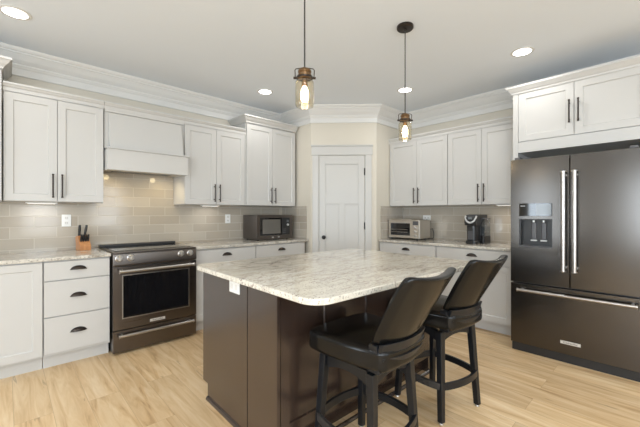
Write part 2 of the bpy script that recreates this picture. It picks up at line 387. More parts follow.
# pantry door (local: x right along the angled wall, y into it)
dr = thing('door_1', 'white three-panel pantry door', 'door', (3.05, 3.40, 0), -PI/4); del dr['category']; dr['kind'] = 'structure'
s0, s1, dh = .115, .735, 2.062
mb = MB(); f0, f1 = -.014, .03
zr = [0.01, .24, 1.43, 1.53, 1.93, dh]  # rails: bottom, lock, top
st = .085
mb.box(s0, s0+st, f0, -.0005, .01, dh).box(s1-st, s1, f0, -.0005, .01, dh)
mb.box(s0+st, s1-st, f0, -.0005, .01, .22).box(s0+st, s1-st, f0, -.0005, 1.40, 1.525).box(s0+st, s1-st, f0, -.0005, 1.945, dh)
mb.box((s0+s1)/2-.04, (s0+s1)/2+.04, f0, -.0005, .22, 1.40)
mb.box(s0+st, s1-st, .0 - .003, -.0003, .22, 1.945)
leaf = mb.build('door_leaf', M['door'], dr, bevel=.002)
MB().lathe([(.026, 0), (.026, .006), (.011, .008), (.010, .03), (.020, .034), (.027, .044), (.028, .052), (.022, .062), (.008, .066)], (.178, -.014, .945), axis='-y').build('door_knob', M['blackm'], dr, smooth=True)
for hz in (1.84, .98 + .12, .25):
    MB().box(s1-.008, s1+.002, -.020, -.0145, hz-.045, hz+.045).tube([(s1+.002, -.024, hz-.05), (s1+.002, -.024, hz+.05)], .006, 8).build('hinge', M['blackm'], dr)
ca = thing('trim_3', 'white craftsman casing around the pantry door', 'trim', (3.05, 3.40, 0), -PI/4); del ca['category']; ca['kind'] = 'structure'
MB().box(.022, s0-.007, -.020, -.0005, 0, 2.0685).box(s1+.007, s1+.095, -.020, -.0005, 0, 2.0685).build('casing', M['door'], ca, bevel=.002)
MB().box(.010, s1+.107, -.024, -.0005, 2.069, 2.19).box(.002, s1+.116, -.034, -.0005, 2.19, 2.207).build('header', M['door'], ca, bevel=.002)
bb = [(0, 0), (.014, 0), (.014, .11), (.009, .125), (0, .13)]
struct(MB().sweep([(3.05, 3.47), (3.05, 3.40), (3.066, 3.384)], bb), 'baseboard_pantry_left', M['trim'], 'white baseboard left of pantry door')
struct(MB().sweep([(3.655, 2.795), (3.685, 2.765), (3.73, 2.765)], bb), 'baseboard_pantry_right', M['trim'], 'white baseboard right of pantry door')
struct(MB().sweep([(WB, .02), (WB, YMIN)], bb), 'baseboard_right', M['trim'], 'white baseboard')

# ------------------------------------------------------------------ cabinet pieces (local: x right, y into the wall, z up)
def shaker_mb(x0, x1, z0, z1, y, st=.057, t=.019, rec=.009):
    mb = MB()
    mb.box(x0, x0+st, y, y+t, z0, z1).box(x1-st, x1, y, y+t, z0, z1).box(x0+st, x1-st, y, y+t, z0, z0+st).box(x0+st, x1-st, y, y+t, z1-st, z1)
    # sloped inner edge and the panel
    a, b, c, d = x0+st, x1-st, z0+st, z1-st; e = .006
    for q in (((a, c), (b, c), (b-e, c+e), (a+e, c+e)), ((b, c), (b, d), (b-e, d-e), (b-e, c+e)), ((b, d), (a, d), (a+e, d-e), (b-e, d-e)), ((a, d), (a, c), (a+e, c+e), (a+e, d-e))):
        vs = [mb.bm.verts.new((p[0], y + (.002 if i < 2 else rec), p[1])) for i, p in enumerate(q)]
        mb.bm.faces.new(vs)
    mb.box(a, b, y+rec, y+t-.002, c, d)
    return mb
def shaker(parent, x0, x1, z0, z1, y=0.0, m='cab', st=.057):
    return shaker_mb(x0, x1, z0, z1, y, st).build('door', M[m], parent)
def bar_handle(parent, x, zc, y=0.0, L=.195):
    mb = MB().tube([(x, y-.032, zc-L/2), (x, y-.032, zc+L/2)], .0062, 10)
    for dz in (-.075, .075): mb.tube([(x, y, zc+dz), (x, y-.032, zc+dz)], .0052, 8)
    for dz in (-L/2, L/2): mb.tube([(x, y-.032, zc+dz-.006), (x, y-.032, zc+dz+.006)], .008, 10)
    return mb.build('handle', M['bronze'], parent, smooth=True)
def cup_pull(parent, x, z, y=0.0, w=.056):
    mb = MB()
    def fn(u, v, k=1.0):
        th, ph = PI*u, PI/2*v
        return (x + w*k*math.cos(th), y - .026*k*math.sin(th)*math.cos(ph), z - .012 + .034*k*math.sin(th)*math.sin(ph))
    mb.slab(lambda u, v: fn(u, v), lambda u, v: fn(u, v, .90), 14, 6)
    mb.box(x-w-.004, x+w+.004, y-.003, y, z-.014, z-.008)
    return mb.build('pull', M['bronze'], parent, smooth=True)
def drawer(parent, x0, x1, z0, z1, y=0.0, pull=True, m='cab'):
    o = MB().box(x0, x1, y, y+.019, z0, z1).build('drawer', M[m], parent, bevel=.0018)
    if pull: cup_pull(o, (x0+x1)/2, (z0+z1)/2 + .012 if z1-z0 < .2 else (z0+z1)/2 + .012, y)
    return o
crown_s = [(0, -.018), (.003, -.018), (.003, .014), (.012, .020), (.018, .030), (.026, .038), (.026, .052), (0, .052)]
def cab_crown(parent, w, d, z, left=True, right=True, prof=None):
    pts = ([(0, d)] if left else []) + [(0, 0), (w, 0)] + ([(w, d)] if right else [])
    pr = [(o, z+h) for o, h in (prof or crown_s)]
    return MB().sweep(pts, pr).build('crown_moulding', M['cab'], parent)
crown_l = [(0, 0), (.008, 0), (.010, .014), (.018, .024), (.032, .038), (.046, .058), (.054, .066), (.060, .068), (.060, .084), (0, .084)]

def upper(name, label, loc, rz, w, d, z0, z1, doors, side_r=False, group=None, left=False, right=False, prof=None, handles=True, cz=None):
    """doors: (x0, x1, handle side) in local x; the box's face frame is the y = .019 plane"""
    t = thing(name, label, 'cabinet', loc, rz, group)
    MB().box(.001, w-.001, .0205, d, z0, z1).build('cabinet_box', M['cab'], t, bevel=.0015)
    for (a, b, hs, hz0, hz1) in doors:
        dd = shaker(t, a, b, hz0, hz1)
        if hs: bar_handle(dd, b-.030 if hs == 'r' else a+.030, hz0+.035+.0975)
    cab_crown(t, w, d, cz or z1, left, right, prof)
    return t
UA = 3.706  # plane of the upper door faces on the left wall
dz0, dz1 = 1.376, 2.262
upper('wall_cabinet', 'white two-door wall cabinet left of the range hood', (-.017, UA, 0), 0, .695, WA-UA-.001, 1.372, 2.285,
      [(.004, .344, 'r', dz0, dz1), (.348, .690, 'l', dz0, dz1)])
upper('wall_cabinet', 'white two-door wall cabinet just right of the range hood', (1.441, UA, 0), 0, .764, WA-UA-.001, 1.372, 2.285,
      [(.004, .376, 'r', dz0, dz1), (.380, .758, 'l', dz0, dz1)])
upper('wall_cabinet', 'taller white two-door wall cabinet above the microwave', (2.206, UA-.022, 0), 0, .806, WA-UA+.021, 1.372, 2.425,
      [(.012, .402, 'r', dz0, 2.41), (.406, .796, 'l', dz0, 2.41)], left=True, right=False, prof=crown_l)
upper('wall_cabinet', 'tall white wall cabinet at the left edge, only its crown in view', (-.80, UA-.04, 0), 0, .778, WA-UA+.039, 1.372, 2.425,
      [(.006, .385, 'r', dz0, 2.41), (.389, .772, 'l', dz0, 2.41)], left=False, right=True, prof=crown_l)
# right wall
UBX = WB-.349
upper('wall_cabinet', 'white two-door wall cabinet above the toaster oven', (UBX, 2.7645, 0), -PI/2, .862, .348, 1.372, 2.272,
      [(.012, .432, 'r', dz0, 2.25), (.436, .858, 'l', dz0, 2.25)], prof=None)
upper('wall_cabinet', 'white two-door wall cabinet above the coffee maker', (UBX, 1.9015, 0), -PI/2, .812, .348, 1.372, 2.272,
      [(.004, .402, 'r', dz0, 2.25), (.406, .808, 'l', dz0, 2.25)], prof=None)
# over the refrigerator, with its full-height side panel
FX = 3.70
fc = thing('wall_cabinet', 'deep white two-door cabinet over the refrigerator', 'cabinet', (FX, 1.085, 0), -PI/2)
MB().box(.0, .046, .0, WB-FX-.001, .0, 2.47).build('side_panel', M['cab'], fc, bevel=.001)
MB().box(.047, 1.03, .0205, WB-FX-.001, 1.87, 2.47).build('cabinet_box', M['cab'], fc, bevel=.0015)
MB().box(.047, 1.03, 0, .020, 1.87, 1.972).build('apron', M['cab'], fc, bevel=.001)
for a, b, hs in ((.050, .492, 'r'), (.496, .985, 'l')):
    dd = shaker(fc, a, b, 1.98, 2.455, st=.06); bar_handle(dd, b-.030 if hs == 'r' else a+.032, 2.19)
MB().box(.985, 1.03, .0, WB-FX-.001, .0, 1.868).build('side_panel', M['cab'], fc)
cab_crown(fc, 1.03, WB-FX-.001, 2.455, True, True, [(0, 0), (.010, 0), (.014, .014), (.024, .024), (.038, .042), (.050, .056), (.050, .072), (0, .072)])

# range hood
hd = thing('range_hood', 'white wooden range hood with sloped front between cabinets', 'range hood', (.682, UA, 0))
hw = 1.441-.682-.002
MB().box(.002, hw, .020, WA-UA-.012, 1.90, 2.285).build('chase', M['cab'], hd)
MB().hexa([(.035, -.052, 1.895), (hw-.030, -.052, 1.895), (hw-.030, .0195, 1.895), (.035, .0195, 1.895),
           (.035, .010, 2.245), (hw-.030, .010, 2.245), (hw-.030, .0195, 2.245), (.035, .0195, 2.245)]).build('front_panel', M['cab'], hd, bevel=.002)
MB().box(.002, hw, .0, .0195, 2.247, 2.285).build('top_rail', M['cab'], hd)
MB().box(.004, hw-.002, -.105, .0, 1.682, 1.878).box(.004, .022, .0, WA-UA-.012, 1.69, 1.878).box(hw-.020, hw-.002, .0, WA-UA-.012, 1.69, 1.878).build('apron_band', M['cab'], hd, bevel=.0015)
MB().box(-.008, hw+.010, -.118, -.052, 1.879, 1.888).box(-.002, hw+.004, -.112, -.052, 1.888, 1.8945).build('ledge_moulding', M['cab'], hd, bevel=.0015)
vi = MB().box(.024, hw-.022, .002, WA-UA-.014, 1.700, 1.80).build('vent_insert', M['steelw'], hd)
MB().box(.10, hw-.10, .06, WA-UA-.10, 1.694, 1.6995).build('filter_panel', M['greyp'], vi)
for x in (.12, .52):
    MB().lathe([(.028, 1.692), (.030, 1.6995)], (x, .04, 0)).build('hood_lamp', M['hoodlamp'], vi)
for dx in (.28, .34, .40): MB().lathe([(.008, 1.690), (.008, 1.6995)], (dx, .03, 0), n=12).build('control_button', M['blackp'], vi)
cab_crown(hd, hw, .3, 2.285, False, False)
for x in (.12, .60):
    sp = bpy.data.lights.new('hood_spot', 'SPOT'); sp.energy = 6; sp.color = (1.0, .80, .46); sp.spot_size = math.radians(150); sp.spot_blend = .9; sp.shadow_soft_size = .03
    so = bpy.data.objects.new('hood_spot', sp); C.objects.link(so); so.location = (.682+x, UA+.08, 1.675); so.rotation_euler = (math.radians(22), 0, 0)

# ------------------------------------------------------------------ base cabinets
def base(label, loc, rz, w, fronts, d=.60, toe=.075):
    t = thing('base_cabinet', label, 'cabinet', loc, rz)
    MB().box(.001, w-.001, .0205, d, .108, .882).build('cabinet_box', M['cab'], t)
    MB().box(.001, w-.001, toe, toe+.016, .0, .107).build('toe_kick', M['cab'], t)
    for f in fronts:
        if f[0] == 'dr': drawer(t, f[1], f[2], f[3], f[4])
        else:
            dd = shaker(t, f[1], f[2], f[3], f[4])
            if f[5]: bar_handle(dd, f[2]-.03 if f[5] == 'r' else f[1]+.03, f[4]-.035-.0975)
    return t
BA = 3.45
base('white base cabinet cut off by the left edge of the picture', (-.70, BA, 0), 0, .455, [('do', .004, .451, .125, .872, 'r')])
base('white base cabinet with one plain full-height door, left of the drawers', (-.243, BA, 0), 0, .459, [('do', .004, .455, .125, .872, None)])
base('white base cabinet with three stacked drawers, left of the range', (.218, BA, 0), 0, .462,
     [('dr', .004, .456, .722, .872), ('dr', .004, .456, .429, .714), ('dr', .004, .456, .130, .421)])
base('white base cabinet with wide drawer, just right of the range', (1.442, BA, 0), 0, .757,
     [('dr', .010, .751, .722, .872), ('do', .010, .379, .125, .714, 'r'), ('do', .383, .751, .125, .714, 'l')])
base('white base cabinet with wide drawer under the microwave', (2.201, BA, 0), 0, .80,
     [('dr', .004, .772, .722, .872), ('do', .004, .386, .125, .714, 'r'), ('do', .390, .772, .125, .714, 'l')])
BB = 3.73
base('white base cabinet with wide drawer under the toaster oven', (BB, 2.755, 0), -PI/2, .832,
     [('dr', .012, .826, .722, .872), ('do', .012, .417, .125, .714, 'r'), ('do', .421, .826, .125, .714, 'l')])
base('white base cabinet with wide drawer beside the refrigerator', (BB, 1.921, 0), -PI/2, .833,
     [('dr', .006, .825, .722, .872), ('do', .006, .413, .125, .714, 'r'), ('do', .417, .825, .125, .714, 'l')])
# counters
def top(label, poly):
    return tag(MB().prism(poly, .884, .914).build('countertop', M['granite'], bevel=.005, seg=3), label, 'countertop')
top('speckled granite countertop left of the range', [(-.70, 3.428), (.683, 3.428), (.683, WA-T-.001), (-.70, WA-T-.001)])
top('speckled granite countertop under the microwave', [(1.440, 3.428), (3.026, 3.428), (3.038, 3.44), (3.038, WA-T-.001), (1.440, WA-T-.001)])
top('speckled granite countertop under the toaster oven and coffee maker', [(3.708, 1.087), (WB-T-.001, 1.087), (WB-T-.001, 2.765-T-.001), (3.72, 2.765-T-.001), (3.708, 2.745)])

# ------------------------------------------------------------------ range
rg = thing('range', 'slide-in range with four front knobs and oven window', 'range', (.689, 3.39, 0))
RW = .748
MB().box(.002, RW-.002, .045, .64, .02, .905).build('body', M['bssh'], rg)
MB().box(.04, RW-.04, .08, .60, 0, .0195).build('plinth', M['blackp'], rg)
MB().box(0, RW, .0, .60, .905, .922).build('cooktop', M['bssh'], rg, bevel=.003)
MB().box(.03, RW-.03, .075, .56, .922, .926).build('cooktop_glass', M['blackglass'], rg, bevel=.0015)
MB().box(.0, RW, .575, .645, .922, .948).build('rear_vent', M['blackp'], rg, bevel=.006)
cp = MB().extr([(.044, .795), (-.004, .795), (-.012, .81), (0, .904), (.044, .904)], 'x', 0, RW).build('control_panel', M['bssh'], rg, bevel=.003)
for x in (.045, .138, .590, .682):
    kn = MB().lathe([(.031, 0), (.031, .004), (.025, .007), (.023, .026), (.020, .029)], (x, -.007, .866), axis='-y', n=20).build('knob', M['steel'], cp, smooth=True)
    MB().box(x-.0035, x+.0035, -.042, -.0362, .848, .884).build('knob_grip', M['steelw'], kn)
od = MB(); od.box(0, RW, 0, .04, .222, .325).box(0, RW, 0, .04, .705, .785).box(0, .078, 0, .04, .325, .705).box(RW-.078, RW, 0, .04, .325, .705)
odo = od.build('oven_door', M['bssh'], rg)
MB().box(.0785, RW-.0785, .006, .03, .3255, .7045).build('oven_window', M['blackglass'], odo)
e = .008
MB().box(.070, RW-.070, -.004, -.0005, .317, .317+e).box(.070, RW-.070, -.004, -.0005, .705, .705+e).box(.070, .070+e, -.004, -.0005, .3255, .7045).box(RW-.078, RW-.070, -.004, -.0005, .3255, .7045).build('window_trim', M['steel'], odo)
def pro_handle(parent, p0, p1, r, off, n=None):
    """bar with end brackets; off = the vector from the bar's line back to the door face"""
    p0, p1, off = Vector(p0), Vector(p1), Vector(off); d = (p1-p0).normalized()
    mb = MB().tube([p0, p1], r, 14)
    hnd = mb.build('handle', M['steel'], parent, smooth=True)
    for p in (p0 + d*.022, p1 - d*.022): MB().tube([p+off, p], r*.95, 12).build('bracket', M['steel'], hnd, smooth=True)
    for p, s in ((p0, -1), (p1, 1)): MB().tube([p, p + d*s*.008], r*1.35, 14).build('end_cap', M['steel'], hnd, smooth=True)
    return hnd
pro_handle(odo, (.045, -.050, .752), (RW-.045, -.050, .752), .015, (0, .050, 0))
def badge(parent, x0, x1, z0, z1, y):
    b = MB().box(x0, x1, y-.003, y, z0, z1).build('badge', M['badge'], parent, bevel=.001)
    cu = bpy.data.curves.new('badge_lettering', 'FONT'); cu.body = 'KitchenAid'; cu.size = (z1-z0)*.82; cu.align_x = 'CENTER'; cu.align_y = 'CENTER'; cu.extrude = .0003
    tmp = bpy.data.objects.new('text', cu); C.objects.link(tmp); bpy.context.view_layer.update()
    me = bpy.data.meshes.new_from_object(tmp.evaluated_get(bpy.context.evaluated_depsgraph_get())); bpy.data.objects.remove(tmp)
    me.name = 'badge_lettering'; me.materials.clear(); me.materials.append(M['ink'])
    o = bpy.data.objects.new('badge_lettering', me); C.objects.link(o); o.parent = b
    o.location = ((x0+x1)/2, y-.0036, (z0+z1)/2); o.rotation_euler = (PI/2, 0, 0)
    return b
badge(odo, .303, .440, .243, .268, -.0005)
dwr = MB().box(0, RW, 0, .04, .022, .213).build('warming_drawer', M['bssh'], rg, bevel=.002)
pro_handle(dwr, (.045, -.035, .172), (RW-.045, -.035, .172), .0125, (0, .035, 0))

# ------------------------------------------------------------------ refrigerator
fr = thing('refrigerator', 'dark stainless french-door refrigerator with water dispenser', 'refrigerator', (3.43, 1.024, 0), -PI/2)
FW = .893; half = .447
MB().box(.006, FW-.006, .062, .72, .075, 1.745).build('body', M['greyp'], fr)
MB().box(.004, FW-.004, .028, .10, .0, .074).build('kick_plate', M['blackp'], fr)
# left door with the dispenser opening
dx0, dx1, dzb, dzt = .070, .325, .966, 1.220
ld = MB(); ld.box(0, dx0, 0, .06, .640, 1.764).box(dx1, half-.003, 0, .06, .640, 1.764).box(dx0, dx1, 0, .06, .640, dzb).box(dx0, dx1, 0, .06, dzt, 1.764)
ldo = ld.build('left_door', M['bss'], fr)
MB().box(half+.003, FW, 0, .06, .640, 1.764).build('right_door', M['bss'], fr, bevel=.004)
rdo = [o for o in fr.children if o.name.startswith('right_door')][0]
fd = MB().box(0, FW, 0, .06, .080, .628).build('freezer_drawer', M['bss'], fr, bevel=.004)
dsp = MB(); dsp.box(dx0, dx0+.014, .0, .058, dzb, dzt).box(dx1-.014, dx1, .0, .058, dzb, dzt).box(dx0+.014, dx1-.014, .0, .058, dzt-.012, dzt).box(dx0+.014, dx1-.014, .054, .058, dzb, dzt-.012)
dso = dsp.build('dispenser_recess', M['blackp'], ldo)
MB().box(dx0+.004, dx1-.004, -.010, .05, dzb, dzb+.014).build('drip_tray', M['greyp'], dso, bevel=.003)
for x in (.150, .226):
    MB().box(x+.008, x+.048, .036, .052, 1.035, 1.185).build('dispenser_paddle', M['greyp'], dso, bevel=.006)
    MB().box(x+.004, x+.052, .028, .046, 1.020, 1.032).build('paddle_lip', M['silverp'], dso, bevel=.002)
    MB().tube([(x+.028, .03, 1.2075), (x+.028, .03, 1.190)], .010, 12).build('spout', M['silverp'], dso, smooth=True)
dp = MB().box(dx0, dx1, -.003, -.0003, 1.245, 1.360).build('dispenser_display', M['blackglass'], ldo, bevel=.001)
MB().box(dx0+.135, dx1-.006, -.0045, -.0032, 1.252, 1.353).build('display_screen', M['lcd'], dp)
for zz in (1.335,): MB().box(dx0+.012, dx0+.05, -.0042, -.0032, zz, zz+.004).build('display_mark', M['silverp'], dp)
pro_handle(ldo, (.411, -.055, .79), (.411, -.055, 1.615), .0155, (0, .055, 0))
pro_handle(rdo, (.487, -.055, .79), (.487, -.055, 1.615), .0155, (0, .055, 0))
pro_handle(fd, (.075, -.055, .578), (.855, -.055, .578), .0125, (0, .055, 0))
badge(fd, .382, .520, .166, .192, -.0005)
for x in (.03, FW-.08): MB().box(x, x+.05, .01, .09, 1.765, 1.785).build('hinge_cover', M['greyp'], fr, bevel=.003)

# ------------------------------------------------------------------ island
IR = math.radians(-1.2)
isl = thing('kitchen_island', 'espresso brown kitchen island base with white outlet', 'island', (.986, 1.355, 0), IR)
# local: x along its long side, y towards the range; the seating face is y = 0
IW, ID = 1.48, .897
MB().box(.019, IW-.019, .0215, ID-.021, .105, .883).build('cabinet_box', M['esp'], isl)
MB().box(.019, IW-.019, .055, ID-.09, .0, .104).build('toe_kick', M['esp'], isl)
# end panels: two skins with a groove between them and a toe notch at the back
for sx in (0, 1):
    a, b = (0, .018) if sx == 0 else (IW-.018, IW)
    MB().extr([(.004, 0), (.286, 0), (.286, .883), (.004, .883)], 'x', a, b).build('end_panel', M['esp'], isl, bevel=.0015)
    MB().extr([(.294, 0), (ID-.075, 0), (ID-.075, .105), (ID, .105), (ID, .883), (.294, .883)], 'x', a, b).build('end_panel', M['esp'], isl, bevel=.0015)
MB().sweep([(0, ID-.075), (0, .0), (IW, .0), (IW, ID-.075)][0:4], [(0, 0), (.014, 0), (.014, .008), (.009, .018), (0, .022)]).build('base_moulding', M['esp'], isl)
MB().box(.0, .018, -.003, .0035, .022, .883).build('corner_post', M['esp'], isl)
xs = [.024, .3875, .389, .7535, .755, 1.1065, 1.108, 1.456]
for i in range(4):
    shaker(isl, xs[2*i], xs[2*i+1], .125, .868, 0.0, 'esp', st=.055)
for i in range(2):   # the working side
    a = .024 + i*.714
    o = MB().box(a, a+.708, ID-.019, ID, .722, .872).build('drawer', M['esp'], isl, bevel=.002)
    for j in range(2):
        mb = shaker_mb(a + j*.356, a + j*.356+.352, .125, .714, 0, .055)
        for v in mb.bm.verts: v.co.y = ID - v.co.y
        mb.build('door', M['esp'], isl)
ol = MB().box(-.005, 0.0, .375, .497, .793, .868).build('outlet_plate', M['whitep'], isl, bevel=.0015)
for yy in (.398, .450):
    MB().box(-.0068, -.0052, yy, yy+.028, .815, .846).build('socket', M['trim'], ol)
it = MB().prism([( .9+(x-.9)*math.cos(IR*1.3)-(y-1)*math.sin(IR*1.3), 1+(x-.9)*math.sin(IR*1.3)+(y-1)*math.cos(IR*1.3)) for x, y in rrect(.905, 2.525, .985, 2.275, [.10, .08, .06, .09], 8)], .884, .914).build('countertop', M['granite_i'], bevel=.006, seg=3)
tag(it, 'cream veined granite countertop on the island', 'countertop')

# ------------------------------------------------------------------ bar stools
def make_stool():
    root = thing('bar_stool', '', 'stool')
    zl = .545
    def rad(z): return .215 + (.257-.215) * (zl - z)/zl
    for sx, sy in ((-1, -1), (1, -1), (1, 1), (-1, 1)):
        k = .70711; t = .019; mb = MB()
        def sec(z, tt):
            r = rad(z)*k; cx, cy = sx*r, sy*r
            return [(cx-tt, cy-tt, z), (cx+tt, cy-tt, z), (cx+tt, cy+tt, z), (cx-tt, cy+tt, z)]
        mb.hexa(sec(.012, .0165) + sec(zl, .020))
        lg = mb.build('leg', M['stool'], root, bevel=.003)
        r = rad(0)*k; MB().lathe([(.014, 0), (.016, .004), (.014, .0115)], (sx*r, sy*r, 0), n=14).build('glide', M['steel'], lg, smooth=True)
    # footrest: four bowed bars between the legs
    zf = .20; r = rad(zf+.02)*.70711
    for q in range(4):
        R = Matrix.Rotation(q*PI/2, 3, 'Z'); mb = MB(); n = 12; rings = []
        for i in range(n+1):
            u = -1 + 2*i/n; x = u*(r+.016); y = -(r + .006 + .036*(1-u*u))
            rings.append([mb.bm.verts.new(R @ Vector(p)) for p in ((x, y-.008, zf), (x, y+.010, zf), (x, y+.010, zf+.042), (x, y-.008, zf+.042))])
        for i in range(n):
            for j in range(4): mb.bm.faces.new((rings[i][j], rings[i][(j+1) % 4], rings[i+1][(j+1) % 4], rings[i+1][j]))
        mb.bm.faces.new(rings[0]); mb.bm.faces.new(rings[-1])
        mb.build('footrest_bar', M['scuff'] if q == 3 else M['stool'], root, bevel=.002)
    a = .148; mb = MB()   # arched aprons between the leg tops
    for q in range(4):
        R = Matrix.Rotation(q*PI/2, 3, 'Z'); n = 10
        f = [[], []]
        for i in range(n+1):
            u = -1+2*i/n; x = u*(a-.02); zz = .480 + .028*(1-u*u)
            f[0].append((R @ Vector((x, -a-.010, zz)), R @ Vector((x, -a-.010, .548)))); f[1].append((R @ Vector((x, -a+.010, zz)), R @ Vector((x, -a+.010, .548))))
        vs = [[[mb.bm.verts.new(p) for p in pr] for pr in side] for side in f]
        for i in range(n):
            A, B = vs[0][i], vs[0][i+1]; D, E_ = vs[1][i], vs[1][i+1]
            mb.bm.faces.new((A[0], B[0], B[1], A[1])); mb.bm.faces.new((D[0], D[1], E_[1], E_[0])); mb.bm.faces.new((A[0], D[0], E_[0], B[0])); mb.bm.faces.new((A[1], B[1], E_[1], D[1]))
        mb.bm.faces.new((vs[0][0][0], vs[0][0][1], vs[1][0][1], vs[1][0][0])); mb.bm.faces.new((vs[0][-1][0], vs[1][-1][0], vs[1][-1][1], vs[0][-1][1]))
    mb.build('apron', M['stool'], root)
    MB().lathe([(.13, .549), (.13, .553), (.11, .557), (.11, .561)], n=28).build('swivel_plate', M['blackm'], root, smooth=True)
    # upper half, turned on the swivel: built facing +y
    def half_w(y): return .196 + (.250-.196)*(y+.25)/.47
    sf = MB().hexa([(-.15, -.21, .562), (.15, -.21, .562), (.19, .17, .562), (-.19, .17, .562), (-.16, -.22, .571), (.16, -.22, .571), (.20, .18, .571), (-.20, .18, .571)]).build('seat_frame', M['stool'], root, bevel=.004)
    def se(u, v, top):
        x = -1+2*u; y = -1+2*v
        # squircle outline
        X = x*math.sqrt(1 - .5*(.35*y*y)); Y = y*math.sqrt(1 - .5*(.30*x*x))
        yy = -.015 + .240*Y; xx = X*half_w(yy)
        return (xx, yy, (.674 + .014*(1-x*x)*(1-y*y)) if top else .572)
    seat = MB().slab(lambda u, v: se(u, v, True), lambda u, v: se(u, v, False), 12, 12).build('seat', M['leather'], root, bevel=.026, seg=5)
    # backrest: leans back, wraps forward at the sides, wider at the top
    lean = lambda z: -.253 - .160*(z-.69)/.33 - .03*((z-.69)/.33)**2
    def bk(u, v, side):
        x = -1+2*u; z = .685 + v*(1.0 + .018*x*x - .685); wv = (.184 + (.210-.184)*v)*(1 - .07*v**10)*(1 - .05*(1-v)**10)
        y = lean(z) + .050*x*x + (0 if side == 0 else .054 - .006*abs(x)**3) + (.006*(1-x*x)*math.sin(PI*v) if side else -.006*(1-x*x)*math.sin(PI*v))
        return (x*wv, y, z)
    back = MB().slab(lambda u, v: bk(u, v, 0), lambda u, v: bk(u, v, 1), 14, 12).build('backrest', M['leather'], root, bevel=.020, seg=4)
    # its wooden frame: two posts and a curved bottom rail with a slot left under the pad
    for s in (-1, 1):
        x0 = s*.196
        mb = MB()
        def sec(z, xo, y0, y1): return [(xo-.011, y0, z), (xo+.011, y0, z), (xo+.011, y1, z), (xo-.011, y1, z)]
        mb.hexa(sec(.565, s*.172, -.215, -.150) + sec(.690, s*.176, -.203, -.160))
        mb.build('back_post', M['stool'], root, bevel=.003)
    mb = MB()
    def rl(u, v, side):
        x = -1+2*u; z = .572 + .062*v + .006*x*x
        return (x*.176, -.244 + .030*x*x + (0 if side == 0 else .020) - .02*v, z)
    mb.slab(lambda u, v: rl(u, v, 0), lambda u, v: rl(u, v, 1), 12, 2)
    rail = mb.build('back_rail', M['stool'], root, bevel=.003)
    mb = MB()
    def r2(u, v, side):
        x = -1+2*u; z = .655 + .045*v
        return (x*.180, -.255 + .036*x*x + (0 if side == 0 else .018) - .014*v, z)
    mb.slab(lambda u, v: r2(u, v, 0), lambda u, v: r2(u, v, 1), 12, 2)
    mb.build('back_rail', M['stool'], root, bevel=.002)
    return root
st1 = make_stool()
UPPER = ('seat', 'backrest', 'seat_frame', 'back_post', 'back_rail')
st2 = copy_tree(st1)
def place(st, x, y, base_deg, seat_deg, label):
    st.location = (x, y, 0); st.rotation_euler = (0, 0, math.radians(base_deg)); tag(st, label, 'stool', 'stools at the island')
    dx = -.022 if base_deg < 0 else 0
    for c in st.children:
        if c.name.split('.')[0] in UPPER: c.rotation_euler = (0, 0, math.radians(seat_deg-base_deg)); c.location.x = dx; c.location.y = dx*.2
place(st1, 1.355, 1.080, 0, 0, 'black leather swivel bar stool nearest the front corner of the island')
place(st2, 2.117, 1.088, -11.5, -6, 'black leather swivel bar stool on the refrigerator side, behind the nearer one')

# ------------------------------------------------------------------ microwave
mw = thing('microwave', 'dark stainless countertop microwave in the corner', 'microwave', (2.355, 3.665, .914), 0)
MWW, MWD, MWH = .575, .35, .335
MB().box(.0, MWW, .022, MWD, .012, MWH).build('body', M['bssh'], mw, bevel=.006)
fp = MB(); fp.box(0, MWW, 0, .021, .012, .062).box(0, MWW, 0, .021, MWH-.038, MWH).box(0, .045, 0, .021, .062, MWH-.038).box(.535, MWW, 0, .021, .062, MWH-.038)
fpo = fp.build('front_frame', M['bssh'], mw)
dw = MB().box(.046, .40, .003, .020, .063, MWH-.039).build('door', M['blackglass'], mw)
MB().box(.085, .375, .0015, .0028, .085, MWH-.060).build('door_window', mat('microwave_window', (0.13, 0.12, 0.105), 0.12, spec=.6), dw)
cpn = MB().box(.401, .534, .003, .020, .063, MWH-.039).build('control_panel', M['blackp'], mw)
MB().box(.480, .520, .0015, .0028, .235, .265).build('clock_display', M['lcd'], cpn)
MB().lathe([(.016, 0), (.014, .016)], (.498, .003, .20), axis='-y', n=16).build('dial', M['silverp'], cpn, smooth=True)
for i in range(3):
    for j in range(3): MB().box(.415+i*.020, .429+i*.020, .0018, .0028, .085+j*.024, .098+j*.024).build('key', M['greyp'], cpn)
for x in (.23, .33): MB().box(x, x+.03, -.0015, -.0003, .030, .042).build('touch_label', M['silverp'], fpo)
for x in (.04, MWW-.06):
    for y in (.04, MWD-.05): MB().lathe([(.012, 0), (.010, .0118)], (x, y, 0), n=12).build('foot', M['blackp'], mw)
# ------------------------------------------------------------------ toaster oven
to = thing('toaster_oven', 'stainless toaster oven on the counter by the pantry', 'toaster oven', (3.93, 2.738, .914), -PI/2)
TW, TD, TH = .478, .30, .280
MB().box(0, TW, .018, TD, .018, TH-.012).build('body', M['steelw'], to, bevel=.010, seg=3)
MB().box(-.008, .372, -.012, TD-.01, TH-.011, TH).build('top_tray', M['steelw'], to, bevel=.002)
td = MB(); td.box(.006, .372, 0, .017, .026, .058).box(.006, .372, 0, .017, .222, .264).box(.006, .036, 0, .017, .058, .222).box(.342, .372, 0, .017, .058, .222)
tdo = td.build('door', M['steelw'], to)
MB().box(.0365, .3415, .004, .014, .0585, .2215).build('door_glass', M['blackglass'], tdo)
MB().tube([(.05, -.022, .226), (.29, -.022, .226)], .006, 10).tube([(.06, -.022, .226), (.06, .0, .226)], .004, 8).tube([(.28, -.022, .226), (.28, 0, .226)], .004, 8).build('handle', M['steel'], tdo, smooth=True)
